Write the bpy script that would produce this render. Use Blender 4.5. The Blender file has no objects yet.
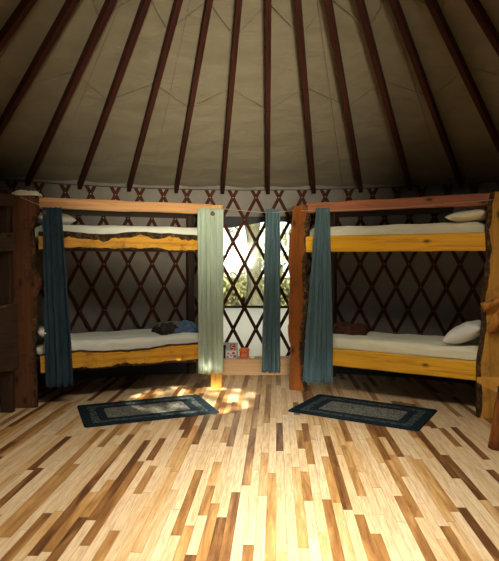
import bpy, bmesh, math, random
from mathutils import Vector, Matrix, noise
R = math.radians
PI = math.pi
random.seed(7)
sc = bpy.context.scene
COL = sc.collection

# ------------------------------------------------------------------ camera
CAM_Z = 1.42
cd = bpy.data.cameras.new('camera')
cd.sensor_fit = 'HORIZONTAL'; cd.sensor_width = 36.0; cd.lens = 560 / 499 * 36.0
cd.clip_end = 300
cam = bpy.data.objects.new('camera', cd); COL.objects.link(cam)
cam.location = (0, 0, CAM_Z); cam.rotation_euler = (R(90 - 2.3), 0, 0)
sc.camera = cam

# yurt geometry
XC, YC, RW = 0.08, 2.45, 4.55          # centre and wall radius
ZW = 2.27                               # top of the wall
SL = 0.378                              # roof slope
RR = 0.78                               # skylight ring radius
ZR = ZW + SL * (RW - RR)                # height of the roof at the ring

# ------------------------------------------------------------------ light
W = bpy.data.worlds.new('sky'); sc.world = W; W.use_nodes = True
bg = W.node_tree.nodes['Background']
bg.inputs['Color'].default_value = (0.93, 0.97, 0.86, 1)
bg.inputs['Strength'].default_value = 2.3

def lamp(name, kind, loc, direction, energy, color, **kw):
    l = bpy.data.lights.new(name, kind); l.energy = energy; l.color = color
    for k, v in kw.items(): setattr(l, k, v)
    o = bpy.data.objects.new(name, l); COL.objects.link(o)
    o.location = loc
    o.rotation_euler = Vector(direction).to_track_quat('-Z', 'Y').to_euler()
    return o
SUN_DIR = Vector((-0.66, 3.30, -3.9)).normalized()
lamp('sun', 'SUN', (0, -6, 12), SUN_DIR, 17.0, (1.0, 0.86, 0.62), angle=R(0.7))
# daylight from the roof dome, then two unseen fill lamps added behind the camera
lamp('dome_daylight', 'AREA', (XC, YC, ZR + 0.03), (0, 0.10, -1), 76, (1.0, 0.87, 0.68), shape='DISK', size=1.45, spread=R(125))
lamp('upper_wall_fill', 'AREA', (XC + 0.55, YC - 4.30, 1.50), (-1.10, 8.65, 1.50), 27, (1.0, 0.91, 0.66), shape='RECTANGLE', size=0.7, size_y=0.5, spread=R(28))  # fill lamp added for the upper wall and lower ceiling
lamp('floor_fill', 'AREA', (XC + 0.1, YC - 4.35, 1.65), (0.0, 5.5, -2.10), 25, (1.0, 0.92, 0.77), shape='RECTANGLE', size=0.5, size_y=0.5, spread=R(25))  # narrow fill lamp added to pool light on the floor

sc.view_settings.view_transform = 'Standard'
sc.view_settings.look = 'None'
sc.view_settings.gamma = 1.0
sc.view_settings.use_curve_mapping = False
sc.view_settings.exposure = 0.1

# ------------------------------------------------------------------ object helpers
def tag(o, label=None, cat=None, group=None, kind=None):
    if label: o['label'] = label
    if cat: o['category'] = cat
    if group: o['group'] = group
    if kind: o['kind'] = kind
    return o
def empty(name, loc=(0, 0, 0), rz=0.0):
    o = bpy.data.objects.new(name, None); COL.objects.link(o)
    o.location = loc; o.rotation_euler = (0, 0, rz); o.empty_display_size = 0.1
    return o
def obj(name, bm, mats, parent=None, loc=None, rot=None, smooth=False):
    me = bpy.data.meshes.new(name)
    bmesh.ops.recalc_face_normals(bm, faces=bm.faces[:])
    if smooth:
        for f in bm.faces: f.smooth = True
    bm.to_mesh(me); bm.free()
    o = bpy.data.objects.new(name, me); COL.objects.link(o)
    for m in (mats if isinstance(mats, (list, tuple)) else [mats]): me.materials.append(m)
    if parent: o.parent = parent
    if loc: o.location = loc
    if rot: o.rotation_euler = rot
    return o
def add_box(bm, x0, x1, y0, y1, z0, z1, bevel=0.0, mi=0):
    r = bmesh.ops.create_cube(bm, size=1)
    vs = r['verts']
    for v in vs:
        v.co = Vector(((x0 + x1) / 2 + v.co.x * (x1 - x0), (y0 + y1) / 2 + v.co.y * (y1 - y0), (z0 + z1) / 2 + v.co.z * (z1 - z0)))
    es = list({e for v in vs for e in v.link_edges})
    for f in {f for v in vs for f in v.link_faces}: f.material_index = mi
    if bevel: bmesh.ops.bevel(bm, geom=es, offset=bevel, segments=2, affect='EDGES', profile=0.6)
def box_bm(*a, **k):
    bm = bmesh.new(); add_box(bm, *a, **k); return bm
def add_lathe(bm, prof, n=20, c=(0, 0, 0), mi=0):
    rings = []
    for r, z in prof:
        rings.append([bm.verts.new((c[0] + r * math.cos(2 * PI * i / n), c[1] + r * math.sin(2 * PI * i / n), c[2] + z)) for i in range(n)])
    for a, b in zip(rings, rings[1:]):
        for i in range(n):
            f = bm.faces.new((a[i], a[(i + 1) % n], b[(i + 1) % n], b[i])); f.material_index = mi; f.smooth = True
    for rg in (rings[0], rings[-1]):
        f = bm.faces.new(rg); f.material_index = mi
def add_tube(bm, pts, r, n=8, closed=False, taper=None):
    pts = [Vector(p) for p in pts]; rings = []
    for i, p in enumerate(pts):
        a = pts[i - 1] if (i > 0 or closed) else p
        b = pts[(i + 1) % len(pts)] if (i < len(pts) - 1 or closed) else p
        t = (b - a).normalized()
        s = t.cross(Vector((0, 0, 1)))
        if s.length < 1e-3: s = t.cross(Vector((0, 1, 0)))
        s.normalize(); u = s.cross(t)
        rr = r if taper is None else r * taper(i / max(1, len(pts) - 1))
        rings.append([bm.verts.new(p + (s * math.cos(2 * PI * k / n) + u * math.sin(2 * PI * k / n)) * rr) for k in range(n)])
    m = len(rings)
    for i in range(m if closed else m - 1):
        a, b = rings[i], rings[(i + 1) % m]
        for k in range(n):
            bm.faces.new((a[k], a[(k + 1) % n], b[(k + 1) % n], b[k])).smooth = True
    if not closed:
        bm.faces.new(rings[0]); bm.faces.new(rings[-1])

# ------------------------------------------------------------------ materials
def mat(name, color=(0.5, 0.5, 0.5), rough=0.6, spec=0.3):
    m = bpy.data.materials.new(name); m.use_nodes = True
    b = m.node_tree.nodes['Principled BSDF']
    b.inputs['Base Color'].default_value = (*color, 1); b.inputs['Roughness'].default_value = rough
    b.inputs['Specular IOR Level'].default_value = spec
    return m
class NT:
    def __init__(s, m): s.t = m.node_tree; s.n = s.t.nodes; s.l = s.t.links; s.b = s.n['Principled BSDF']
    def new(s, typ, **kw):
        x = s.n.new(typ)
        for k, v in kw.items(): setattr(x, k, v)
        return x
    def lk(s, a, b): s.l.new(a, b)
    def math(s, op, a, b=None):
        x = s.new('ShaderNodeMath', operation=op)
        for i, v in enumerate((a, b)):
            if v is None: continue
            if isinstance(v, (int, float)): x.inputs[i].default_value = v
            else: s.lk(v, x.inputs[i])
        return x.outputs[0]
    def noise(s, vec, scale, detail=3, rough=0.5, dist=0.0):
        x = s.new('ShaderNodeTexNoise'); x.inputs['Scale'].default_value = scale
        x.inputs['Detail'].default_value = detail; x.inputs['Roughness'].default_value = rough
        x.inputs['Distortion'].default_value = dist
        s.lk(vec, x.inputs['Vector']); return x.outputs['Fac']
    def map(s, vec, scale=(1, 1, 1), rot=(0, 0, 0), loc=(0, 0, 0)):
        x = s.new('ShaderNodeMapping'); x.inputs['Scale'].default_value = scale
        x.inputs['Rotation'].default_value = rot; x.inputs['Location'].default_value = loc
        s.lk(vec, x.inputs['Vector']); return x.outputs[0]
    def coord(s): return s.new('ShaderNodeTexCoord').outputs['Object']
    def ramp(s, fac, stops, interp='LINEAR'):
        x = s.new('ShaderNodeValToRGB'); cr = x.color_ramp; cr.interpolation = interp
        while len(cr.elements) > 1: cr.elements.remove(cr.elements[-1])
        for i, (p, c) in enumerate(stops):
            e = cr.elements[0] if i == 0 else cr.elements.new(p)
            e.position = p; e.color = (*c, 1)
        s.lk(fac, x.inputs[0]); return x.outputs[0]
    def mix(s, fac, a, b, blend='MIX'):
        x = s.new('ShaderNodeMix', data_type='RGBA', blend_type=blend)
        for i, v in ((0, fac), (6, a), (7, b)):
            if isinstance(v, (int, float)): x.inputs[i].default_value = v
            elif isinstance(v, tuple): x.inputs[i].default_value = (*v, 1)
            else: s.lk(v, x.inputs[i])
        return x.outputs[2]
    def bump(s, h, strength=0.3, dist=0.01):
        x = s.new('ShaderNodeBump'); x.inputs['Strength'].default_value = strength; x.inputs['Distance'].default_value = dist
        s.lk(h, x.inputs['Height']); s.lk(x.outputs[0], s.b.inputs['Normal'])

def wood(name, light, dark, axis='X', rough=0.45, knots=True, dirt=0.0, seed=0.0, spec=0.35):
    m = mat(name, light, rough, spec); t = NT(m); co = t.coord()
    st = {'X': (0.9, 14, 14), 'Z': (14, 14, 0.9), 'Y': (14, 0.9, 14)}[axis]
    g = t.noise(t.map(co, st, loc=(seed, seed * 1.7, seed * .3)), 2.2, 6, 0.62, 0.6)
    c = t.ramp(g, [(0.30, dark), (0.52, light), (0.78, tuple(min(1, v * 1.15) for v in light))])
    if knots:
        ks = {'X': (1.7, 0, 3.4), 'Z': (3.4, 0, 1.7), 'Y': (3.4, 1.7, 0)}[axis]
        v = t.new('ShaderNodeTexVoronoi', voronoi_dimensions='2D'); v.inputs['Scale'].default_value = 1.15
        t.lk(t.map(co, ks, rot=(R(90), 0, 0), loc=(seed + .3, seed * 1.3, 0)), v.inputs['Vector'])
        k = t.ramp(v.outputs['Distance'], [(0.0, (1, 1, 1)), (0.035, (0.85, .85, .85)), (0.075, (.25, .25, .25)), (.12, (0, 0, 0))])
        c = t.mix(k, c, tuple(v * 0.16 for v in dark))
    if dirt:
        d = t.noise(co, 7, 4, 0.7)
        c = t.mix(t.ramp(d, [(0.52, (0, 0, 0)), (0.68, (dirt,) * 3)]), c, tuple(v * 0.25 for v in dark))
    t.lk(c, t.b.inputs['Base Color']); t.bump(g, 0.25, 0.004)
    return m
M = {}
M['rail_gold'] = wood('gold_pine', (0.74, 0.38, 0.035), (0.45, 0.17, 0.012), 'X', 0.42, dirt=0.5, seed=1.3)
M['rail_gold_clean'] = wood('clean_gold_pine', (0.86, 0.46, 0.03), (0.62, 0.26, 0.012), 'X', 0.42, seed=4.1)
M['rail_plain'] = wood('plain_pine_rail', (0.56, 0.29, 0.12), (0.42, 0.18, 0.06), 'X', 0.5, knots=False, seed=2.0)
M['rail_red'] = wood('reddish_rail', (0.36, 0.13, 0.065), (0.24, 0.075, 0.035), 'X', 0.5, seed=5.4)
M['post_brown'] = wood('brown_slab', (0.13, 0.05, 0.02), (0.07, 0.025, 0.01), 'Z', 0.55, dirt=0.6, seed=3.2)
M['post_orange'] = wood('orange_slab', (0.25, 0.078, 0.013), (0.13, 0.035, 0.007), 'Z', 0.42, seed=6.4, dirt=.3)
M['post_gold'] = wood('gold_slab', (0.62, 0.33, 0.06), (0.42, 0.18, 0.03), 'Z', 0.45, dirt=0.4, seed=7.7)
M['post_stub'] = wood('stub_wood', (0.55, 0.22, 0.035), (0.22, 0.08, 0.015), 'Z', 0.5, dirt=.5, seed=8.8)
M['post_dark'] = wood('dark_post', (0.04, 0.02, 0.012), (0.02, 0.01, 0.006), 'Z', 0.6, knots=False)
M['rail_dark'] = wood('dark_rail', (0.04, 0.02, 0.011), (0.02, 0.01, 0.006), 'X', 0.6, knots=False)
M['plank_pale'] = wood('pale_plank', (0.74, 0.48, 0.25), (0.60, 0.35, 0.15), 'X', 0.5, knots=False, seed=9)
M['rafter'] = wood('rafter_wood', (0.040, 0.012, 0.008), (0.02, 0.006, 0.004), 'X', 0.7, knots=False, spec=.1)
M['lattice'] = wood('lattice_wood', (0.060, 0.019, 0.010), (0.035, 0.010, 0.006), 'Z', 0.7, knots=False, spec=.1)

def bark():
    m = mat('bark', (0.07, 0.04, 0.02), 0.9, 0.1); t = NT(m); co = t.coord()
    g = t.noise(co, 22, 5, 0.7)
    t.lk(t.ramp(g, [(0.35, (0.018, 0.010, 0.006)), (0.55, (0.085, 0.05, 0.025)), (0.72, (0.30, 0.16, 0.05))]), t.b.inputs['Base Color'])
    t.bump(g, 0.9, 0.02); return m
M['bark'] = bark()

def fabric(name, color, rough=0.9, transl=0.0, wrinkle=0.0, wscale=(1, 1, 1), weave=True, var=0.12, wn=3.0):
    m = mat(name, color, rough, 0.12); t = NT(m); co = t.coord()
    w = t.noise(t.map(co, wscale), wn, 5, 0.6, 0.8)
    lo = tuple(c * (1 - var) for c in color); hi = tuple(min(1, c * (1 + var)) for c in color)
    t.lk(t.ramp(w, [(0.3, lo), (0.7, hi)]), t.b.inputs['Base Color'])
    if wrinkle: t.bump(w, wrinkle, 0.04)
    if transl:
        tr = t.new('ShaderNodeBsdfTranslucent'); tr.inputs['Color'].default_value = (*color, 1)
        mx = t.new('ShaderNodeMixShader'); mx.inputs[0].default_value = transl
        out = t.n['Material Output']
        t.lk(t.b.outputs[0], mx.inputs[1]); t.lk(tr.outputs[0], mx.inputs[2]); t.lk(mx.outputs[0], out.inputs['Surface'])
    return m
M['roof'] = fabric('roof_fabric', (0.165, 0.142, 0.102), wrinkle=0.35, wscale=(1, 1, 5), wn=2.2)
M['wall'] = fabric('wall_fabric', (0.215, 0.195, 0.175), wrinkle=0.15)
M['panel'] = fabric('white_window_panel', (0.82, 0.80, 0.74), transl=0.75, wrinkle=0.05)
M['sheet'] = fabric('white_sheet', (0.90, 0.92, 0.84), wrinkle=0.5, wscale=(1.2, 3, 3), var=0.05, wn=4)
M['sheet_cream'] = fabric('cream_sheet', (0.86, 0.86, 0.68), wrinkle=0.5, wscale=(1.2, 3, 3), var=0.05, wn=4)
M['pillow'] = fabric('white_pillowcase', (0.80, 0.80, 0.76), wrinkle=0.6, wscale=(2, 2, 2), var=0.05)
M['grey_blanket'] = fabric('grey_blanket', (0.34, 0.31, 0.33), wrinkle=0.6)
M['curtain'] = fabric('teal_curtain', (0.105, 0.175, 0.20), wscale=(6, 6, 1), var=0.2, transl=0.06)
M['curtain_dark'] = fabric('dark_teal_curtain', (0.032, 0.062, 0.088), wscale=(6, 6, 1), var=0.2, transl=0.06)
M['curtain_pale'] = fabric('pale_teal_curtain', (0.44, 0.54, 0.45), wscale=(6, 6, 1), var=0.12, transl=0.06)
M['cloth_blue'] = fabric('blue_cloth', (0.12, 0.18, 0.32), wrinkle=0.8, wscale=(3, 3, 3), var=0.4, wn=6)
M['cloth_brown'] = fabric('brown_cloth', (0.05, 0.036, 0.036), wrinkle=0.8, wscale=(3, 3, 3), var=0.6, wn=6)
M['cloth_tan'] = fabric('tan_cloth', (0.20, 0.17, 0.12), wrinkle=0.8, wscale=(3, 3, 3), var=0.3, wn=6)
M['cloth_rust'] = fabric('dark_rust_cloth', (0.085, 0.035, 0.022), wrinkle=0.8, wscale=(3, 3, 3), var=0.5, wn=6)
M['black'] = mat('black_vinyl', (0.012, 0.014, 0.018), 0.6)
M['metal'] = mat('brushed_metal', (0.45, 0.42, 0.36), 0.35); M['metal'].node_tree.nodes['Principled BSDF'].inputs['Metallic'].default_value = 0.9
M['brass'] = mat('dark_grommet', (0.10, 0.05, 0.03), 0.4)
M['cord'] = mat('pale_cord', (0.42, 0.34, 0.24), 0.8)
M['seam'] = mat('dark_seam', (0.16, 0.13, 0.095), 0.9)
M['cable'] = mat('dark_cable', (0.03, 0.03, 0.035), 0.5)
M['orange'] = mat('orange_plastic', (0.9, 0.20, 0.02), 0.4)
M['white_card'] = mat('white_card', (0.92, 0.90, 0.84), 0.6)
M['grey_card'] = mat('grey_green_card', (0.48, 0.52, 0.44), 0.6)
M['red'] = mat('red_print', (0.55, 0.03, 0.03), 0.6)
M['blue'] = mat('blue_print', (0.08, 0.16, 0.42), 0.6)
M['pink'] = mat('pink_print', (0.75, 0.32, 0.30), 0.6)

def clear_vinyl():
    m = mat('clear_vinyl', (1, 1, 1), 0.1); t = NT(m)
    tr = t.new('ShaderNodeBsdfTransparent'); tr.inputs['Color'].default_value = (0.97, 0.97, 0.94, 1)
    rf = t.new('ShaderNodeBsdfRefraction'); rf.inputs['IOR'].default_value = 1.03; rf.inputs['Roughness'].default_value = 0.2
    m0 = t.new('ShaderNodeMixShader'); m0.inputs[0].default_value = 0.6; t.lk(tr.outputs[0], m0.inputs[1]); t.lk(rf.outputs[0], m0.inputs[2])
    gl = t.new('ShaderNodeBsdfGlossy'); gl.inputs['Roughness'].default_value = 0.08
    mx = t.new('ShaderNodeMixShader'); mx.inputs[0].default_value = 0.04
    t.lk(m0.outputs[0], mx.inputs[1]); t.lk(gl.outputs[0], mx.inputs[2])
    t.lk(mx.outputs[0], t.n['Material Output'].inputs['Surface']); return m
M['vinyl'] = clear_vinyl()

def floor_mat():
    m = mat('hickory_strip_floor', (0.6, 0.4, 0.2), 0.30, 0.5); t = NT(m)
    co = t.map(t.coord(), rot=(0, 0, math.atan(27 / 560)))      # v runs along the strips
    sp = t.new('ShaderNodeSeparateXYZ'); t.lk(co, sp.inputs[0])
    u, v = sp.outputs[0], sp.outputs[1]
    wdt = 0.054
    row = t.math('FLOOR', t.math('DIVIDE', u, wdt))
    wn = t.new('ShaderNodeTexWhiteNoise', noise_dimensions='1D'); t.lk(row, wn.inputs['W'])
    off = t.math('MULTIPLY', wn.outputs['Value'], 7.3)
    ln = t.math('ADD', 0.40, t.math('MULTIPLY', t.math('FRACT', t.math('MULTIPLY', wn.outputs['Value'], 17.7)), 1.0))
    q = t.math('ADD', t.math('DIVIDE', v, ln), off)
    idx = t.math('FLOOR', q)
    cb = t.new('ShaderNodeCombineXYZ'); t.lk(row, cb.inputs[0]); t.lk(idx, cb.inputs[1])
    wn2 = t.new('ShaderNodeTexWhiteNoise', noise_dimensions='2D'); t.lk(cb.outputs[0], wn2.inputs['Vector'])
    rnd = wn2.outputs['Value']
    # grain and heartwood swirls, shifted board by board
    cb2 = t.new('ShaderNodeCombineXYZ')
    t.lk(t.math('MULTIPLY', u, 1.0), cb2.inputs[0]); t.lk(v, cb2.inputs[1]); t.lk(t.math('MULTIPLY', rnd, 37.0), cb2.inputs[2])
    g = t.noise(t.map(cb2.outputs[0], (16, 1.4, 1)), 1.0, 4, 0.6, 0.6)
    g2 = t.noise(t.map(cb2.outputs[0], (60, 4.0, 1)), 1.4, 3, 0.6, 0.2)
    tone = t.math('ADD', rnd, t.math('MULTIPLY', t.math('SUBTRACT', g, 0.5), 0.75))
    c = t.ramp(tone, [(0.0, (0.82, 0.66, 0.44)), (0.48, (0.76, 0.56, 0.33)), (0.66, (0.60, 0.35, 0.13)),
                      (0.80, (0.36, 0.18, 0.062)), (0.93, (0.18, 0.075, 0.025)), (1.0, (0.10, 0.04, 0.016))])
    c = t.mix(t.math('MULTIPLY', t.math('SUBTRACT', g2, 0.42), 1.5), c, (0.30, 0.15, 0.05))
    fu = t.math('FRACT', t.math('DIVIDE', u, wdt)); fv = t.math('FRACT', q)
    e = t.math('MINIMUM', t.math('MINIMUM', fu, t.math('SUBTRACT', 1.0, fu)), t.math('MULTIPLY', t.math('MINIMUM', fv, t.math('SUBTRACT', 1.0, fv)), 8.0))
    gap = t.ramp(e, [(0.0, (1, 1, 1)), (0.035, (0, 0, 0))])
    c = t.mix(t.math('MULTIPLY', gap, 0.55), c, (0.06, 0.03, 0.015))
    t.lk(c, t.b.inputs['Base Color'])
    t.lk(t.math('ADD', 0.24, t.math('MULTIPLY', g, 0.18)), t.b.inputs['Roughness'])
    t.bump(t.math('SUBTRACT', 1.0, gap), 0.15, 0.002)
    return m
M['floor'] = floor_mat()

def braid(name, c1, c2):
    m = mat(name, c1, 0.95, 0.05); t = NT(m); co = t.coord()
    v = t.new('ShaderNodeTexVoronoi'); v.inputs['Scale'].default_value = 60; t.lk(t.map(co, (1, 1.7, 1)), v.inputs['Vector'])
    t.lk(t.ramp(v.outputs['Color'], [(0.35, c1), (0.65, c2)]), t.b.inputs['Base Color'])
    t.bump(v.outputs['Distance'], 0.6, 0.006); return m
M['rug_navy'] = braid('navy_braid', (0.008, 0.015, 0.022), (0.016, 0.028, 0.04))
M['rug_mid'] = braid('slate_braid', (0.012, 0.022, 0.03), (0.085, 0.10, 0.10))
M['rug_grey'] = braid('grey_braid', (0.08, 0.09, 0.085), (0.21, 0.21, 0.185))

# ------------------------------------------------------------------ setting
def cyl(r, deg, z):                       # deg measured clockwise from the far wall's middle
    a = R(deg); return Vector((XC + r * math.sin(a), YC + r * math.cos(a), z))

bm = bmesh.new()
add_lathe(bm, [(RW + .12, -0.12), (RW + .12, 0.0)], 120, (XC, YC, 0))
tag(obj('floor', bm, M['floor']), kind='structure')

OPEN = [(-8.3, 6.3, 0.80, 1.90), (168, 190, 0.0, 1.95)]
def in_open(d, z):
    for a, b, z0, z1 in OPEN:
        if a < d < b and z0 < z < z1: return True
    return False
bm = bmesh.new()
degs = sorted(set([-168 + i * 2 for i in range(180)] + [v for o_ in OPEN for v in (o_[0], o_[1])]))
zs = sorted(set([0, .4, 1.2, 1.6, ZW + 0.055] + [v for o_ in OPEN for v in (o_[2], o_[3])]))
grid = {}
def gv(i, j):
    i %= len(degs)
    if (i, j) not in grid: grid[(i, j)] = bm.verts.new(cyl(RW, degs[i], zs[j]))
    return grid[(i, j)]
pbm_faces = []
for i in range(len(degs)):
    d = degs[i] + 0.01; 
    for j in range(len(zs) - 1):
        zz = (zs[j] + zs[j + 1]) / 2
        if in_open(d, zz): continue
        f = bm.faces.new((gv(i, j), gv(i + 1, j), gv(i + 1, j + 1), gv(i, j + 1))); f.smooth = True
        if -8.3 <= degs[i] < 6.3 and zz < 0.8: f.material_index = 1
w = tag(obj('wall_round', bm, [M['wall'], M['panel']]), kind='structure')
sm = w.modifiers.new('t', 'SOLIDIFY'); sm.thickness = 0.006

for nm, d0, d1 in (('shade_strip_left', -100, -9.5), ('shade_strip_right', 8.2, 100)):  # black strips added along the wall so the space under the beds goes dark
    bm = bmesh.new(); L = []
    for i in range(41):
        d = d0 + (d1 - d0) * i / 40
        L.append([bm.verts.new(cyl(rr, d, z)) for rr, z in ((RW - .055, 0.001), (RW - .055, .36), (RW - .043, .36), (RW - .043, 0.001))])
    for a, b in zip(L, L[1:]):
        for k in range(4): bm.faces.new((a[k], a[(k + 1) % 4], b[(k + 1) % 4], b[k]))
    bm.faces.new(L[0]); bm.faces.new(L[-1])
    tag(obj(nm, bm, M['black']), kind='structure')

# roof cloth: a shallow cone sagging a little between the rafters
NR = 50; A0 = 1.9
bm = bmesh.new(); na, nr = 400, 60; rows = []
for j in range(nr + 1):
    f = j / nr; r = RR + (RW + 0.09 - RR) * f; row = []
    for i in range(na):
        d = 360 * i / na
        ph = ((d - A0) / 7.2) % 1.0
        sag = -0.022 * math.sin(PI * ph) * (0.3 + 0.7 * f)
        q = noise.noise(Vector((d * 0.16, r * 5.5, 3.1))) * 0.012 * (0.25 + f) + noise.noise(Vector((d * 0.5, r * 14, 8))) * 0.004 * f * f
        row.append(bm.verts.new(cyl(r, d, ZW + 0.045 + SL * (RW - r) + sag + q)))
    rows.append(row)
for a, b in zip(rows, rows[1:]):
    for i in range(na): bm.faces.new((a[i], a[(i + 1) % na], b[(i + 1) % na], b[i])).smooth = True
roof = tag(obj('ceiling', bm, M['roof']), kind='structure')
def roof_pt(r, d, dz=0.0): return cyl(r, d, ZW + 0.045 + SL * (RW - r) + dz)
bm = bmesh.new()                           # radial seams sewn into the roof cloth
for d in (-61, -46, -31, -16.4, 13.4, 28.4, 43.5, 58):
    add_tube(bm, [roof_pt(RR + (RW - RR) * k / 24, d, -0.022) for k in range(25)], 0.003, 5)
obj('seam', bm, M['seam'], roof)

# wooden ring that carries the skylight
bm = bmesh.new()
add_lathe(bm, [(RR - .09, -.06), (RR + .02, -.06), (RR + .02, .10), (RR - .09, .10), (RR - .09, -.06)], 60, (XC, YC, ZR + .03))
bmesh.ops.delete(bm, geom=[f for f in bm.faces if len(f.verts) > 4], context='FACES_ONLY')
tag(obj('trim_1', bm, M['rafter']), kind='structure')

# window: vinyl, black rolled-up flap, black hem
wn1 = tag(empty('window_1', cyl(RW, -1, 0.80)), kind='structure')
wl = wn1.location
bm = bmesh.new(); n = 12
lo = [bm.verts.new(cyl(RW + .004, -8.3 + 14.6 * i / n, 0.80) - wl) for i in range(n + 1)]
hi = [bm.verts.new(cyl(RW + .004, -8.3 + 14.6 * i / n, 1.90) - wl) for i in range(n + 1)]
for i in range(n): bm.faces.new((lo[i], lo[i + 1], hi[i + 1], hi[i])).smooth = True
obj('pane', bm, M['vinyl'], wn1)
def curved_band(d0, d1, zlo, zhi, r, th, n=24):
    b = bmesh.new(); L = []
    for i in range(n + 1):
        f = i / n; d = d0 + (d1 - d0) * f
        L.append([b.verts.new(cyl(rr, d, z) - wl) for rr, z in ((r, zlo(f)), (r, zhi(f)), (r + th, zhi(f)), (r + th, zlo(f)))])
    for a, c in zip(L, L[1:]):
        for k in range(4): b.faces.new((a[k], a[(k + 1) % 4], c[(k + 1) % 4], c[k]))
    b.faces.new(L[0]); b.faces.new(L[-1]); return b
obj('window_frame', curved_band(-8.4, 6.4, lambda f: 0.795, lambda f: 0.825, RW - .012, .02), M['black'], wn1)
flap = curved_band(-8.6, 6.8, lambda f: 1.795 + 0.075 * min(1, max(0, (f - .30) / .35)) if f < .84 else 1.87 - 0.13 * ((f - .84) / .16) ** 2,
                   lambda f: 1.935, RW - .012, .03, 40)
obj('window_flap', flap, M['black'], wn1)

# ------------------------------------------------------------------ rafters and lattice
def rafter_mesh():
    L = math.hypot(RW - RR, SL * (RW - RR)) + 0.02
    b = box_bm(0, L, -0.023, 0.023, -0.08, 0.0, bevel=0.006)
    return b
ang = math.atan(SL)
RAFTER_LABELS = {
 -6: 'dark rafter crossing the top left corner of the photo', -5: 'dark rafter reaching the left photo edge above the cream towel',
 -4: 'dark rafter coming down beside the top of the thick brown bunk post', -3: 'dark rafter ending over the dark teal curtain end of the left bunk',
 -2: 'dark rafter ending over the middle of the left bunk', -1: 'dark rafter ending over the left bunk, next left of the pale curtain',
 0: 'dark rafter ending above the pale curtain at the window left side', 1: 'nearly upright dark rafter ending above the curtain in front of the window',
 2: 'dark rafter ending just right of the orange centre post', 3: 'dark rafter ending over the inner end of the right bunk',
 4: 'dark rafter ending over the middle of the right bunk', 5: 'dark rafter ending over the pillow end of the right bunk',
 6: 'dark rafter running off the right photo edge above the right bunk', 7: 'dark rafter crossing the top right corner of the photo'}
rm = None
for k in range(-9, 11):
    d = A0 + 7.2 * k - 7.2
    p = cyl(RW - 0.055, d, ZW + 0.005)
    if rm is None:
        o = obj('rafter', rafter_mesh(), M['rafter']); rm = o
    else:
        o = rm.copy(); COL.objects.link(o)
    o.location = p
    inward = Vector((-math.sin(R(d)), -math.cos(R(d)), 0))
    x = (inward + Vector((0, 0, SL))).normalized(); y = Vector((0, 0, 1)).cross(inward).normalized(); z = x.cross(y)
    o.rotation_euler = Matrix((x, y, z)).transposed().to_euler()
    if k in RAFTER_LABELS: lb = RAFTER_LABELS[k]
    elif k < 0: lb = 'dark rafter beyond the left photo edge, %s of them' % {-7: 'nearest', -8: 'second', -9: 'farthest'}[k]
    else: lb = 'dark rafter beyond the right photo edge, %s of them' % {8: 'nearest', 9: 'second', 10: 'farthest'}[k]
    tag(o, lb, 'rafter', 'roof rafters')

Z0, DZ, DA = 2.165, 0.272, 1.8            # top crossings, row step, half column in degrees
def slat(bm, d0, sgn, r):
    n = 16; zt = Z0 + 0.095; zb = 0.01
    L = []
    for i in range(n + 1):
        z = zb + (zt - zb) * i / n
        d = d0 + sgn * DA * (Z0 - z) / DZ
        c = cyl(r, d, z)
        a = R(d); tang = Vector((math.cos(a), -math.sin(a), 0)); out = Vector((math.sin(a), math.cos(a), 0))
        dirv = (tang * (-sgn) * R(DA) * r / DZ + Vector((0, 0, 1))).normalized()
        wv = dirv.cross(out).normalized() * 0.020
        t = out * 0.005
        L.append([bm.verts.new(c + wv - t), bm.verts.new(c - wv - t), bm.verts.new(c - wv + t), bm.verts.new(c + wv + t)])
    for a, b in zip(L, L[1:]):
        for k in range(4): bm.faces.new((a[k], a[(k + 1) % 4], b[(k + 1) % 4], b[k]))
    bm.faces.new(L[0]); bm.faces.new(L[-1])
bm = bmesh.new()
for k in range(-50, 50):
    slat(bm, 3.6 * k, 1, RW - 0.034); slat(bm, 3.6 * k, -1, RW - 0.023)
lat = tag(obj('lattice_frame', bm, M['lattice']), 'dark red-brown crossed wooden lattice running around the whole tent wall', 'lattice')
bm = bmesh.new()
for k in range(-14, 14):
    for j in range(8):
        d = 3.6 * k + (DA if j % 2 else 0); z = Z0 - DZ * j
        bmesh.ops.create_icosphere(bm, subdivisions=1, radius=0.006, matrix=Matrix.Translation(cyl(RW - .040, d, z)))
tag(obj('bolt', bm, M['metal'], lat), 'small metal bolts at the lattice crossings', kind='stuff')

bm = bmesh.new(); add_tube(bm, [cyl(RW - .045, i * 3, ZW - 0.012) for i in range(120)], 0.006, 6, closed=True)
tag(obj('tension_cable', bm, M['cable']), 'thin dark cable circling the top of the lattice wall', 'cable')

# zigzag lines laced under the roof cloth
def zig(r_out, r_in, ph, label):
    bm = bmesh.new(); pts = []
    for k in range(-8, 10):
        d = A0 + 7.2 * k - 7.2
        r = r_out if (k + ph) % 2 == 0 else r_in
        pts.append((r, d))
    full = []
    for (ra, da), (rb, db) in zip(pts, pts[1:]):
        for s in range(6):
            f = s / 6; g = 0.5 - 0.5 * math.cos(PI * f) if False else f
            full.append(roof_pt(ra + (rb - ra) * g, da + (db - da) * f, -0.034))
    add_tube(bm, full, 0.0032, 5)
    tag(obj('roof_lacing', bm, M['seam']), label, 'cord', 'zigzag cords under the roof cloth')
zig(3.03, 2.73, 1, 'thin dark zigzag cord under the roof cloth, the lower one')
zig(2.12, 1.78, 0, 'thin dark zigzag cord under the roof cloth, the upper one near the photo top')

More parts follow.
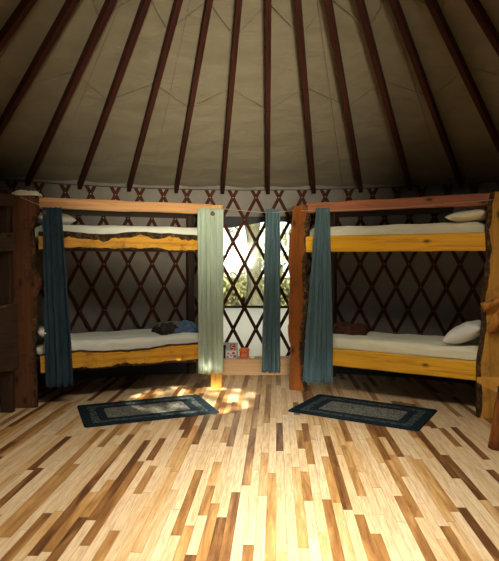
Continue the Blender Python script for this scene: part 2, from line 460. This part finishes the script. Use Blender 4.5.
# ------------------------------------------------------------------ slabs (live-edge timber)
def slab(length, width, thick, axis='Z', wob=0.02, seed=0, bark_lo=True, bark_hi=False, n=36, bow=0.0, flare=None, bw_lo=None, bw_hi=None):
    """Rough-sawn board along its axis; its narrow sides follow the trunk and carry bark. Width runs along X (axis Z) or Z (axis X)."""
    bm = bmesh.new(); L = []
    rd = 0.18 * thick
    for i in range(n + 1):
        f = i / n; t = f * length
        lo = -width / 2 + wob * noise.noise(Vector((t * 3.1, seed, 1.3))) * 1.4 + wob * .4 * noise.noise(Vector((t * 11, seed, 4.3)))
        hi = width / 2 + wob * noise.noise(Vector((t * 2.7, seed + 9, 6.3))) * 1.4 + wob * .4 * noise.noise(Vector((t * 9, seed, 2.2)))
        b = bow * math.sin(PI * f)
        lo += b; hi += b
        if flare: e0, e1 = flare(f); lo += e0; hi += e1
        rg = 1 + 0.7 * noise.noise(Vector((t * 9, seed + 3, 7.7))) + .5 * noise.noise(Vector((t * 23, seed, 2.7)))
        bl = ((bw_lo or thick * 0.28) * rg if bark_lo else rd); bh = ((bw_hi or thick * 0.28) * rg if bark_hi else rd)
        h = thick / 2
        sec = [(lo + bl, -h), (hi - bh, -h), (hi, -h + rd), (hi, h - rd), (hi - rd, h), (lo + rd, h), (lo, h - rd), (lo, -h + rd)]
        row = []
        for (a, c) in sec:
            row.append(bm.verts.new((a, c, t) if axis == 'Z' else (t, c, a)))
        L.append(row)
    for a, b in zip(L, L[1:]):
        for k in range(8):
            f = bm.faces.new((a[k], a[(k + 1) % 8], b[(k + 1) % 8], b[k]))
            if bark_hi and k in (1, 2, 3): f.material_index = 1
            if bark_lo and k in (5, 6, 7): f.material_index = 1
            f.smooth = k in (1, 3, 5, 7)
    bm.faces.new(L[0]); bm.faces.new(L[-1])
    return bm

def bunk(loc, rz, L, label, spec):
    t = tag(empty('bunk_bed', loc, rz), label, 'bunk bed')
    P = lambda nm, b, m, x, y, z, rot=None: obj(nm, b, m, t, (x, y, z), rot)
    D = spec.get('depth', 0.84)
    s0, s1 = spec['post_l'], spec['post_r']
    a = P('post', s0['bm'], [s0['mat'], M['bark']], s0.get('x', 0), s0.get('y', 0), 0, s0.get('rot')); tag(a, s0['label'])
    b = P('post', s1['bm'], [s1['mat'], M['bark']], L + s1.get('x', 0), s1.get('y', 0), 0, s1.get('rot')); tag(b, s1['label'])
    for x in (0.02, L - 0.02):
        P('post', slab(2.02, 0.09, 0.08, wob=0.004, seed=x + 5, bark_lo=False), [M['post_dark'], M['bark']], x, D, 0)
    x0, x1 = spec['rx']; ry = spec.get('ry', 0.0)
    tag(P('top_rail', slab(x1 - x0, 0.105, 0.05, 'X', wob=0.004, seed=2, bark_lo=False), [spec['top'], M['bark']], x0, ry, 1.945), spec.get('top_label'))
    P('bed_rail', slab(x1 - x0, spec['uh'], 0.06, 'X', wob=spec['wob'], seed=spec['seed'], bark_lo=spec['wob'] > .01, bark_hi=spec['wob'] > .01, bw_hi=.05, bw_lo=.018, n=70), [spec['rail'], M['bark']], x0, ry, spec['uz'])
    P('bed_rail', slab(x1 - x0, spec['lh'], 0.06, 'X', wob=spec['wob'], seed=spec['seed'] + 3, bark_lo=spec['wob'] > .01, bark_hi=spec['wob'] > .01, bw_hi=.012, bw_lo=.025, n=70), [spec['rail'], M['bark']], x0, ry, spec['lz'])
    for z, h in ((1.945, .09), (1.57, .15), (0.42, .17)):
        P('back_rail', box_bm(0.07, L - 0.07, -.02, .02, -h / 2, h / 2, bevel=.004), M['rail_dark'], 0, D, z)
    for xe in (0.03, L - 0.03):
        for z, h in ((1.57, .15), (0.42, .17)):
            P('end_rail', box_bm(-.02, .02, 0.05, D - .05, -h / 2, h / 2, bevel=.004), M['rail_dark'], xe, 0, z)
    for z in (1.585, 0.455):
        P('bed_base', box_bm(0.06, L - 0.06, 0.035, D - .025, -.012, .008), M['rail_dark'], 0, 0, z)
    return t

LB, LA = (-2.10, 5.30), R(24.7)
RB, RA = (0.54, 5.98), R(-31.3)
pl = dict(bm=slab(2.005, 0.205, 0.075, wob=0.02, n=70, seed=11, bark_lo=False, bark_hi=True,
                  flare=lambda f: (-0.0, 0.075 * math.exp(-((f - 0.60) / 0.05) ** 2) + (.02 if f > .7 else 0) + (0.03 if f > .9 else 0) - 0.03 * math.exp(-((f - .83) / .06) ** 2))),
          mat=M['post_brown'], x=-0.035, rot=(0, 0, -LA + R(6)), label='thick dark brown slab post with a bulging bark edge')
pr = dict(bm=slab(1.99, 0.125, 0.075, wob=0.03, n=80, seed=21, bark_lo=False, bark_hi=False), mat=M['post_gold'], rot=(0, 0, -LA), label='golden post half hidden by the pale curtain')
left_bunk = bunk((LB[0], LB[1], 0), LA, 1.92, 'left bunk bed with a bark-edged golden rail and thick brown slab post', dict(
    post_l=pl, post_r=pr, rx=(0.10, 1.86), top=M['rail_plain'], rail=M['rail_gold'], uh=0.185, uz=1.585, lh=0.185, lz=0.405, wob=0.022, seed=31, top_label='plain sawn pine top rail'))
pc = dict(bm=slab(1.97, 0.185, 0.085, wob=0.02, bw_hi=.035, n=80, seed=41, bark_lo=False, bark_hi=True,
                  flare=lambda f: (-0.02 * (1 - f) - 0.022 * (1 if .46 < f < .86 else 0) - .012 * (1 if .25 < f < .36 else 0), 0.03 * math.exp(-((f - .53) / .08) ** 2) - 0.05 * math.exp(-((f - .25) / .16) ** 2) - .02 * (1 - f))),
          mat=M['post_orange'], rot=(0, 0, R(4)), label='orange-brown knotty slab post with a curved bark edge')
pR = dict(bm=slab(2.0, 0.27, 0.085, wob=0.02, seed=51, bark_lo=True, bark_hi=False, flare=lambda f: (-0.10 * (1 - f) + .03, 0)),
          mat=M['post_gold'], x=0.07, rot=(0, 0, R(31.3 - 4)), label='wide golden slab post with dark bark edge')
right_bunk = bunk((RB[0], RB[1], 0), RA, 1.90, 'right bunk bed with smooth golden rails and an orange knotty post', dict(
    post_l=pc, post_r=pR, rx=(0.08, 1.875), top=M['rail_red'], rail=M['rail_gold_clean'], uh=0.165, uz=1.565, lh=0.175, lz=0.395, wob=0.003, seed=61, top_label='reddish brown top rail'))
# sawn-off branches on the right post
bm = bmesh.new()
add_tube(bm, [(-0.10, -.055, 1.15), (-0.02, -.075, 1.185), (0.08, -.07, 1.24), (.15, -.06, 1.27)], 0.044, 9, taper=lambda f: 1.0 - .45 * f)
add_tube(bm, [(-0.03, -.06, 0.93), (0.02, -.085, 1.03), (0.08, -.085, 1.13), (.13, -.06, 1.24)], 0.042, 9, taper=lambda f: .75 + .5 * math.sin(PI * f))
for v in bm.verts: v.co += v.normal * 0 + Vector((0, 0.008 * noise.noise(v.co * 14), 0.008 * noise.noise(v.co * 17)))
b_ = obj('branch_stub', bm, [M['post_stub']], right_bunk, (1.905, -0.03, -0.165), (0, 0, R(27.3)))
tag(b_, 'crossed orange branch stubs on the post')

def bl(B, A, x, y, z=0):                   # bunk-local to world
    return Vector((B[0] + x * math.cos(A) - y * math.sin(A), B[1] + x * math.sin(A) + y * math.cos(A), z))

# ------------------------------------------------------------------ bedding
def mattress(B, A, L, z0, h, m, label, group, seed):
    bm = bmesh.new(); nx, ny, nz = 40, 18, 4
    x0, x1, y0, y1 = 0.075, L - 0.075, 0.045, 0.79
    add_box(bm, x0, x1, y0, y1, 0, h)
    bmesh.ops.subdivide_edges(bm, edges=bm.edges[:], cuts=23, use_grid_fill=True)
    for v in bm.verts:
        u = (v.co.x - x0) / (x1 - x0); w_ = (v.co.y - y0) / (y1 - y0); q = v.co.z / h
        e = min(u, 1 - u) * (x1 - x0); g = min(w_, 1 - w_) * (y1 - y0)
        r = 0.035
        for d_, s in ((e, 0), (g, 1)):
            if d_ < r: v.co.z -= (r - math.sqrt(max(0, r * r - (r - d_) ** 2))) * (1 if q > 0.5 else -1) * abs(q - .5) * 2 * (0.5 if q < .5 else 1)
        n_ = noise.noise(Vector((v.co.x * 4, v.co.y * 5, seed))) * 0.014 + noise.noise(Vector((v.co.x * 11, v.co.y * 7, seed))) * 0.006
        if q > 0.3: v.co.z += n_ * q
        v.co.z = max(v.co.z, 0.0)
    o = obj('mattress', bm, m, smooth=True)
    o.location = bl(B, A, 0, 0, z0); o.rotation_euler = (0, 0, A)
    tag(o, label, 'mattress', group)
mattress(LB, LA, 1.92, 1.594, 0.155, M['sheet'], 'white-sheeted mattress on the upper berth of the left bunk', 'mattresses', 1.1)
mattress(LB, LA, 1.92, 0.464, 0.12, M['sheet'], 'white-sheeted mattress on the lower berth of the left bunk', 'mattresses', 2.2)
mattress(RB, RA, 1.90, 1.594, 0.155, M['sheet_cream'], 'cream-sheeted mattress on the upper berth of the right bunk', 'mattresses', 3.3)
mattress(RB, RA, 1.90, 0.464, 0.12, M['sheet_cream'], 'cream-sheeted mattress on the lower berth of the right bunk', 'mattresses', 4.4)

def pillow_bm(lx, ly, h, seed=0, n=26):
    bm = bmesh.new(); top, bot = {}, {}
    for i in range(n + 1):
        for j in range(n + 1):
            u = -1 + 2 * i / n; v = -1 + 2 * j / n
            pin = 1 - 0.10 * (1 - (u * u)) * abs(v) ** 3; pin2 = 1 - 0.10 * (1 - v * v) * abs(u) ** 3
            x = u * lx / 2 * pin2; y = v * ly / 2 * pin
            k = ((1 - abs(u) ** 2.6) * (1 - abs(v) ** 2.6)); k = max(0, k) ** 0.55
            wv = noise.noise(Vector((u * 2.1, v * 2.6, seed))) * 0.16 * k
            top[i, j] = bm.verts.new((x, y, h / 2 * (k + wv)))
            edge = i in (0, n) or j in (0, n)
            bot[i, j] = top[i, j] if edge else bm.verts.new((x, y, -h / 2 * k))
    for i in range(n):
        for j in range(n):
            bm.faces.new((top[i, j], top[i + 1, j], top[i + 1, j + 1], top[i, j + 1]))
            vs = (bot[i, j], bot[i, j + 1], bot[i + 1, j + 1], bot[i + 1, j])
            if len({id(q) for q in vs}) == 4 and not all(k in (top[i, j], top[i + 1, j], top[i + 1, j + 1], top[i, j + 1]) for k in vs):
                bm.faces.new(vs)
    return bm
def pillow(B, A, x, y, z, lx, ly, h, rot, m, label, seed):
    o = obj('pillow', pillow_bm(lx, ly, h, seed), m, smooth=True)
    o.location = bl(B, A, x, y, z); o.rotation_euler = (rot[0], rot[1], A + rot[2])
    tag(o, label, 'pillow', 'pillows'); return o
pillow(LB, LA, 0.28, 0.40, 1.815, 0.38, 0.62, 0.14, (0, R(6), 0), M['pillow'], 'white pillow on the upper left berth behind the dark curtain', 1)
pillow(LB, LA, 0.24, 0.22, 0.680, 0.34, 0.60, 0.16, (0, R(14), 0), M['pillow'], 'white pillow on the lower left berth beside the thick brown post', 2)
pillow(RB, RA, 1.63, 0.36, 0.70, 0.38, 0.60, 0.17, (0, R(-24), 0), M['pillow'], 'plump white pillow at the right end of the lower right berth', 3)
pillow(RB, RA, 1.67, 0.24, 1.812, 0.36, 0.58, 0.11, (0, R(-6), 0), M['sheet_cream'], 'flat cream pillow on the upper right berth under a grey blanket', 4)

def cloth_bm(lx, ly, h, seed, n=34, layers=3):
    """a crumpled folded garment lying on its base"""
    bm = bmesh.new(); top = {}; bot = {}
    for i in range(n + 1):
        for j in range(n + 1):
            u = -1 + 2 * i / n; v = -1 + 2 * j / n
            rim = 1 + 0.14 * noise.noise(Vector((u * 1.7, v * 1.7, seed)))
            x = u * lx / 2 * rim; y = v * ly / 2 * rim
            k = max(0, (1 - u ** 4) * (1 - v ** 4)) ** 0.4
            z = h * k * (0.8 + 0.35 * noise.noise(Vector((u * 2, v * 3, seed + 2))))
            z += 0.10 * h * math.sin(10 * v + 5 * noise.noise(Vector((u * 1.5, v, seed)))) * k
            z += 0.18 * h * noise.noise(Vector((u * 6, v * 8, seed + 5))) * k
            top[i, j] = bm.verts.new((x, y, max(z, 0.002)))
            edge = i in (0, n) or j in (0, n)
            bot[i, j] = top[i, j] if edge else bm.verts.new((x, y, 0.0))
    for i in range(n):
        for j in range(n):
            bm.faces.new((top[i, j], top[i + 1, j], top[i + 1, j + 1], top[i, j + 1]))
            vs = (bot[i, j], bot[i, j + 1], bot[i + 1, j + 1], bot[i + 1, j])
            if not all(k in (top[i, j], top[i + 1, j], top[i + 1, j + 1], top[i, j + 1]) for k in vs): bm.faces.new(vs)
    return bm
def cloth(name, B, A, x, y, z, dims, rz, m, seed, label, cat, group=None):
    o = obj(name, cloth_bm(*dims, seed), m, smooth=True)
    o.location = bl(B, A, x, y, z); o.rotation_euler = (0, 0, A + rz)
    return tag(o, label, cat, group)
cloth('folded_clothes', LB, LA, 1.47, 0.40, 0.575, (0.26, 0.28, 0.12), 0.2, M['cloth_brown'], 3, 'crumpled dark brown garment on the lower left berth beside blue clothes', 'clothes', 'clothes on the lower left berth')
cloth('folded_clothes', LB, LA, 1.69, 0.40, 0.578, (0.34, 0.32, 0.12), -0.1, M['cloth_blue'], 4, 'blue folded garment on the lower left berth next to the pale curtain', 'clothes', 'clothes on the lower left berth')
cloth('folded_clothes', LB, LA, 1.52, 0.47, 0.65, (0.30, 0.12, 0.05), 0.1, M['cloth_tan'], 5, 'tan garment draped on top of the brown and blue clothes', 'clothes', 'clothes on the lower left berth')
cloth('folded_clothes', RB, RA, 0.34, 0.52, 0.576, (0.46, 0.30, 0.13), 0.25, M['cloth_rust'], 6, 'dark rusty brown rolled garment on the lower right berth', 'clothes')
cloth('blanket', RB, RA, 1.69, 0.34, 1.850, (0.30, 0.50, 0.10), 0.0, M['grey_blanket'], 7, 'grey blanket on the flat pillow of the upper right berth', 'blanket')

# ------------------------------------------------------------------ curtains on cords
def curtain(name_loc, rz, w_top, w_bot, z0, z1, folds, amp, m, label, seed, shift=0.0, grommet=None):
    t = tag(empty('curtain', (name_loc[0], name_loc[1], z0), rz), label, 'curtain', 'bunk curtains')
    bm = bmesh.new(); nx, nz = folds * 12, 40; V = {}
    for j in range(nz + 1):
        f = j / nz                          # 0 bottom, 1 top
        wd = w_bot + (w_top - w_bot) * f ** 1.3
        for i in range(nx + 1):
            u = i / nx
            ph = u * folds * 2 * PI + 0.9 * noise.noise(Vector((u * 3, f * 1.2, seed)))
            y = amp * (1.15 - .35 * f) * math.sin(ph) * (0.7 + .5 * noise.noise(Vector((u * 4, 1, seed)))) + 0.25 * amp * math.sin(ph * 2.3 + f * 3)
            x = (u - 0.5) * wd + shift * (1 - f) + 0.006 * noise.noise(Vector((u * 5, f * 5, seed)))
            zz = f * (z1 - z0) + (0.002 * math.sin(ph) + 0.010 * noise.noise(Vector((u * 6, 3, seed)))) * (1 - f)
            V[i, j] = bm.verts.new((x, y, zz))
    for i in range(nx):
        for j in range(nz): bm.faces.new((V[i, j], V[i + 1, j], V[i + 1, j + 1], V[i, j + 1]))
    c = obj('cloth', bm, m, t, smooth=True)
    s = c.modifiers.new('t', 'SOLIDIFY'); s.thickness = 0.004
    for gx in (grommet or []):
        b = bmesh.new()
        add_tube(b, [(0.019 * math.cos(a * PI / 8), 0, 0.019 * math.sin(a * PI / 8)) for a in range(16)], 0.006, 6, closed=True)
        bmesh.ops.create_circle(b, cap_ends=True, radius=0.016, segments=16, matrix=Matrix.Rotation(PI / 2, 4, 'X'))
        obj('grommet', b, M['brass'], t, (gx, -amp * 1.0 - .004, z1 - z0 - 0.055))
    return t
p1 = bl(LB, LA, 0.22, -0.075)
curtain(p1, LA * .7, 0.17, 0.25, 0.18, 1.90, 4, 0.020, M['curtain_dark'], 'dark teal curtain hanging at the thick brown post of the left bunk', 1, shift=0.05, grommet=[-0.075])
p2 = bl(LB, LA, 1.815, -0.085)
curtain(p2, LA * .5, 0.275, 0.27, 0.18, 1.945, 4, 0.024, M['curtain_pale'], 'pale grey-green curtain in front of the golden inner post of the left bunk', 2, grommet=[0.02])
curtain((0.255, 6.07), 0, 0.155, 0.20, 0.17, 1.95, 4, 0.030, M['curtain'], 'narrow teal curtain hanging in front of the window', 3, shift=-0.02)
p4 = bl(RB, RA, 0.305, -0.10)
curtain(p4, RA * .5, 0.135, 0.31, 0.13, 1.93, 5, 0.030, M['curtain'], 'teal curtain gathered at the top beside the orange centre post', 4, shift=-0.045)

def cord(pts, label):
    bm = bmesh.new(); add_tube(bm, pts, 0.0035, 6)
    tag(obj('hanging_cord', bm, M['cord']), label, 'cord', 'curtain cords')
cord([bl(LB, LA, -0.06, -0.075, 1.985), bl(LB, LA, 0.15, -.072, 1.90), bl(LB, LA, 0.9, -.06, 1.885), bl(LB, LA, 1.62, -.065, 1.92), bl(LB, LA, 1.90, -.06, 1.955)], 'pale cord running along the front of the left bunk behind its curtains')
cord([bl(LB, LA, 1.98, -.02, 1.955), (0.1, 6.08, 1.915), (0.28, 6.075, 1.91), (0.46, 5.92, 1.92)], 'pale cord strung across the window between both bunks')
cord([bl(RB, RA, 0.05, -.075, 1.915), bl(RB, RA, 0.30, -.08, 1.90), bl(RB, RA, 1.1, -.06, 1.90), bl(RB, RA, 1.95, -.085, 1.93)], 'pale cord running along the top rail of the right bunk')

# ------------------------------------------------------------------ rugs
def rug(c, rz, label):
    t = tag(empty('braided_rug', (c[0], c[1], 0), rz), label, 'rug', 'rugs in front of the bunks')
    sx, sy = 1.20, 0.74
    def ring(w0, h0, w1, h1, z0, z1):
        b = bmesh.new()
        def rc(w_, h_, z, n=5, r=0.03):
            out = []
            for (cx, cy, a0) in ((w_ / 2 - r, h_ / 2 - r, 0), (-w_ / 2 + r, h_ / 2 - r, 90), (-w_ / 2 + r, -h_ / 2 + r, 180), (w_ / 2 - r, -h_ / 2 + r, 270)):
                for k in range(n):
                    a = R(a0 + 90 * k / (n - 1)); out.append(b.verts.new((cx + r * math.cos(a), cy + r * math.sin(a), z)))
            return out
        o0, o1 = rc(w0, h0, z0), rc(w0 - .008, h0 - .008, z1)
        m = len(o0)
        if w1:
            i1, i0 = rc(w1 + .004, h1 + .004, z1, r=.02), rc(w1, h1, z0, r=.02)
            for A_, B_ in ((o0, o1), (o1, i1), (i1, i0), (i0, o0)):
                for k in range(m): b.faces.new((A_[k], A_[(k + 1) % m], B_[(k + 1) % m], B_[k]))
        else:
            for k in range(m): b.faces.new((o0[k], o0[(k + 1) % m], o1[(k + 1) % m], o1[k]))
            b.faces.new(o1); b.faces.new(o0)
        return b
    obj('border', ring(sx, sy, sx - .16, sy - .16, 0.001, 0.011), M['rug_navy'], t)
    obj('band', ring(sx - .16, sy - .16, sx - .30, sy - .28, 0.001, 0.010), M['rug_mid'], t)
    obj('inner_band', ring(sx - .30, sy - .28, sx - .44, sy - .40, 0.001, 0.011), M['rug_navy'], t)
    obj('centre_panel', ring(sx - .44, sy - .40, 0, 0, 0.001, 0.010), M['rug_grey'], t)
rug((-0.96, 5.19), R(21.8), 'navy and grey braided rug in front of the left bunk, dappled with sunlight')
rug((1.05, 5.145), R(-30.5), 'navy and grey braided rug in front of the right bunk')

# ------------------------------------------------------------------ plinth under the window and what stands on it
t = tag(empty('window_ledge', (-0.06, 6.74, 0)), 'low pale wooden ledge box against the wall under the window', 'ledge')
obj('front_board', box_bm(-.46, .66, 0, .02, 0, .135, bevel=.002), M['plank_pale'], t)
obj('top_board', box_bm(-.48, .68, -.012, .20, .137, .20, bevel=.004), M['plank_pale'], t)
for x in (-.45, .65): obj('side_board', box_bm(x - .01, x + .01, .02, .17, 0, .137), M['plank_pale'], t)
LY = 6.74
t = tag(empty('upright_carton', (-0.235, LY + .135, .20)), 'upright pale grey-green carton with a red square, behind the small white carton', 'box')
obj('carton', box_bm(-.092, .092, -.022, .022, 0, .175, bevel=.003), M['grey_card'], t)
b = box_bm(0.0, .058, -.0245, -.0225, .078, .160)
pn = obj('printed_square', b, M['red'], t)
b = bmesh.new()
for (x0, x1, z0, z1) in ((.012, .048, .146, .153), (.012, .020, .125, .146), (.012, .046, .118, .125), (.038, .046, .096, .118), (.012, .046, .088, .095)):
    add_box(b, x0, x1, -.0262, -.0246, z0, z1)
obj('white_lettering', b, M['white_card'], pn)
t = tag(empty('small_carton', (-0.215, LY + .055, .20)), 'small white carton printed red, blue and pink in front of the grey-green one', 'box')
obj('carton', box_bm(-.075, .055, -.03, .03, 0, .088, bevel=.003), M['white_card'], t)
b = bmesh.new()
for (x0, x1, z0, z1, mi) in ((.005, .035, .052, .076, 0), (.02, .05, .012, .04, 1), (-.068, -.035, .008, .03, 2), (-.02, .0, .03, .045, 1), (-.055, -.03, .052, .066, 0)):
    add_box(b, x0, x1, -.0325, -.0305, z0, z1, mi=mi)
obj('print', b, [M['red'], M['blue'], M['pink']], t)
t = tag(empty('orange_tub', (-0.065, LY + .075, .20)), 'round orange tub with a pale label on the window ledge', 'tub')
b = bmesh.new(); add_lathe(b, [(.054, 0), (.058, .004), (.058, .078), (.055, .082)], 24); obj('tub_body', b, M['orange'], t)
b = bmesh.new(); add_lathe(b, [(.062, .082), (.064, .086), (.064, .108), (.058, .114), (.02, .115)], 24); obj('lid', b, M['orange'], t)
obj('tub_label', curved := box_bm(-.035, .03, -.0605, -.0575, .018, .058), M['pink'], t)
t = tag(empty('torch', (-0.305, LY + .05, .20)), 'small black torch standing at the left of the cartons on the ledge', 'torch')
b = bmesh.new(); add_lathe(b, [(.011, 0), (.011, .11), (.019, .125), (.019, .155), (.015, .16)], 14); obj('torch_body', b, M['black'], t)
for i, (x, w_, m_, lb) in enumerate(((0.035, .05, M['white_card'], 'flat white packet lying right of the orange tub'), (0.105, .045, M['grey_card'], 'flat grey-green packet lying near the window curtain'))):
    o = obj('packet', box_bm(-w_ / 2, w_ / 2, -.03, .03, 0, .018, bevel=.003), m_); o.location = (x, LY + .07, .2); tag(o, lb, 'packet', 'packets on the window ledge')

# ------------------------------------------------------------------ rustic bench at the right edge
t = tag(empty('rustic_bench', (1.80, 4.22, 0), R(2)), 'low rustic bench with log legs at the right photo edge', 'bench')
obj('seat', slab(0.95, 0.34, 0.045, 'X', wob=0.012, seed=71, bark_lo=True, bark_hi=True), [M['post_gold'], M['bark']], t, (0, 0.0, 0.462), (R(-90), 0, 0))
for x, y, dx in ((.085, -.10, -.05), (.24, .11, 0), (.82, -.10, .03), (.82, .11, .02)):
    b = bmesh.new(); add_tube(b, [(x + dx, y, 0.002), (x + dx * .8, y, .12), (x + dx * .3, y * .98, .3), (x + .01, y * .95, .445)], 0.058, 12, taper=lambda f: 1 - .3 * f)
    for v in b.verts: v.co += Vector((noise.noise(v.co * 12), noise.noise(v.co * 12 + Vector((4, 0, 0))), 0)) * .010
    obj('leg', b, [M['post_orange'] if y < 0 and x < .5 else M['bark']], t)

# ------------------------------------------------------------------ neighbouring bunk at the left edge
NB, NA = (-3.34, 3.58), R(53.1)
npl = dict(bm=slab(2.0, 0.12, 0.075, wob=0.01, seed=81, bark_lo=False), mat=M['post_dark'], label='dark post outside the photo')
npr = dict(bm=slab(2.04, 0.12, 0.075, wob=0.01, seed=82, bark_lo=False), mat=M['post_dark'], y=0.05, rot=(0, 0, -NA), label='dark brown post at the photo edge')
bunk((NB[0], NB[1], 0), NA, 1.90, 'dark bunk bed cut off by the left photo edge, beyond the thick brown post', dict(
    post_l=npl, post_r=npr, rx=(0.06, 1.95), ry=-0.03, top=M['rail_dark'], rail=M['rail_dark'], uh=0.17, uz=1.565, lh=0.60, lz=0.70, wob=0.02, seed=91))
mattress(NB, NA, 1.90, 0.464, 0.12, M['sheet'], 'white-sheeted mattress in the dark bunk at the left photo edge', 'mattresses', 5.5)
pillow(NB, NA, 1.60, 0.30, 0.80, 0.40, 0.60, 0.16, (0, R(-62), 0), M['pillow'], 'white pillow propped up in the dark bunk at the left photo edge', 5)

# cloth lying on the end beam of the left bunk
o = obj('end_beam', box_bm(-.03, .03, 0.045, 0.80, -.05, .04, bevel=.004), M['rail_dark'], left_bunk, (0.03, 0, 1.955))
cloth('folded_towel', LB, LA, -0.005, 0.0, 2.004, (0.28, 0.13, 0.05), R(-20), M['sheet_cream'], 8, 'flat cream towel lying on top of the thick brown post of the left bunk', 'towel')

# ------------------------------------------------------------------ outside the window and above the dome
def foliage(name, centre, rx, rz, n, size, m, label, group, seed, trunk=None, squash=1.0):
    t = tag(empty(name, (centre[0], centre[1], -0.6)), label, 'tree', group)
    rnd = random.Random(seed); bm = bmesh.new()
    for _ in range(n):
        while True:
            p = Vector((rnd.uniform(-1, 1), rnd.uniform(-1, 1), rnd.uniform(-1, 1)))
            if 0.25 < p.length < 1 and noise.noise(p * 2.2 + Vector((seed, 0, 0))) > -0.12: break
        c = Vector((p.x * rx, p.y * rx, centre[2] + 0.6 + p.z * rz))
        rot = Matrix.Rotation(rnd.uniform(0, 6.3), 3, 'Z') @ Matrix.Rotation(rnd.uniform(-1, 1), 3, 'X')
        s = size * rnd.uniform(.6, 1.3)
        vs = [bm.verts.new(c + rot @ Vector(q) * s) for q in ((0, -1, 0), (.45, -.2, .1), (.3, .5, 0), (0, 1, -.1), (-.3, .5, 0), (-.45, -.2, .1))]
        bm.faces.new(vs)
    obj('foliage', bm, m, t)
    b = bmesh.new(); h, r = trunk or (centre[2] + .6, .12)
    add_tube(b, [(0.05 * math.sin(k), 0.04 * math.cos(k * 1.3), h * k / 8) for k in range(9)], r, 12, taper=lambda f: 1.1 - .35 * f)
    obj('trunk', b, M['bark_grey'], t); return t
m = mat('grey_bark', (0.46, 0.46, 0.34), 0.9); t_ = NT(m); g = t_.noise(t_.map(t_.coord(), (3, 3, 1.2)), 5, 6, .7)
t_.lk(t_.ramp(g, [(.35, (.04, .045, .025)), (.55, (.085, .09, .055)), (.75, (.14, .14, .10))]), t_.b.inputs['Base Color']); M['bark_grey'] = m
M['leaf_a'] = fabric('pale_leaves', (0.26, 0.32, 0.15), transl=0.5, var=.4)
M['leaf_b'] = fabric('yellow_green_leaves', (0.34, 0.34, 0.17), transl=0.5, var=.4)
M['leaf_c'] = fabric('dark_leaves', (0.14, 0.22, 0.08), transl=0.4, var=.4)
M['ground'] = fabric('forest_ground', (0.55, 0.50, 0.30), var=.3, wn=.6)
bm = bmesh.new(); add_lathe(bm, [(0.01, -0.7), (60, -0.7)], 48, (0, 0, 0))
bm2 = bm
tag(obj('ground', bm, M['ground']), kind='structure')
foliage('broadleaf_tree', (0.06, 13.5, 6.0), 2.2, 2.4, 700, .12, M['leaf_a'], 'pale trunked tree seen in the middle of the window', 'trees outside the window', 3, trunk=(7.5, .20))
foliage('broadleaf_tree', (-1.6, 15.5, 2.2), 1.5, 2.2, 1500, .12, M['leaf_a'], 'leafy green tree seen at the left of the window', 'trees outside the window', 4)
foliage('broadleaf_tree', (1.0, 19.0, 1.2), 1.5, 1.8, 900, .13, M['leaf_b'], 'yellow-green bush seen behind the narrow window curtain', 'trees outside the window', 5)
foliage('broadleaf_tree', (-0.6, 24.0, 0.6), 2.4, 1.6, 1500, .15, M['leaf_b'], 'yellow-green undergrowth low in the window, farthest back', 'trees outside the window', 6)
# a bough over the dome breaks the sun into patches
src = Vector((XC, YC, ZR)) - SUN_DIR * 4.5
rnd = random.Random(12); bm = bmesh.new()
for _ in range(1500):
    p = Vector((rnd.uniform(-1, 1), rnd.uniform(-1, 1), rnd.uniform(-.5, .5)))
    if noise.noise(Vector((p.x * 4.2, p.y * 4.2, 4.0))) < -0.16: continue
    c = src + Vector((p.x * 1.4, p.y * 1.3, p.z))
    rot = Matrix.Rotation(rnd.uniform(0, 6.3), 3, 'Z') @ Matrix.Rotation(rnd.uniform(-.6, .6), 3, 'X')
    s = rnd.uniform(.05, .11)
    bm.faces.new([bm.verts.new(c + rot @ Vector(q) * s) for q in ((0, -1, 0), (.5, -.2, .1), (.35, .5, 0), (0, 1, -.1), (-.35, .5, 0), (-.5, -.2, .1))])
root = empty('overhanging_bough', src); tag(root, 'leafy bough hanging over the roof dome, outside the tent', 'branch')
for v in bm.verts: v.co -= src
obj('foliage', bm, M['leaf_c'], root)
b = bmesh.new(); add_tube(b, [(-3, -2, .6), (-1.4, -.9, .2), (0, 0, 0), (1.2, .7, .1)], .05, 8, taper=lambda f: 1 - .6 * f); obj('branch', b, M['bark'], root)
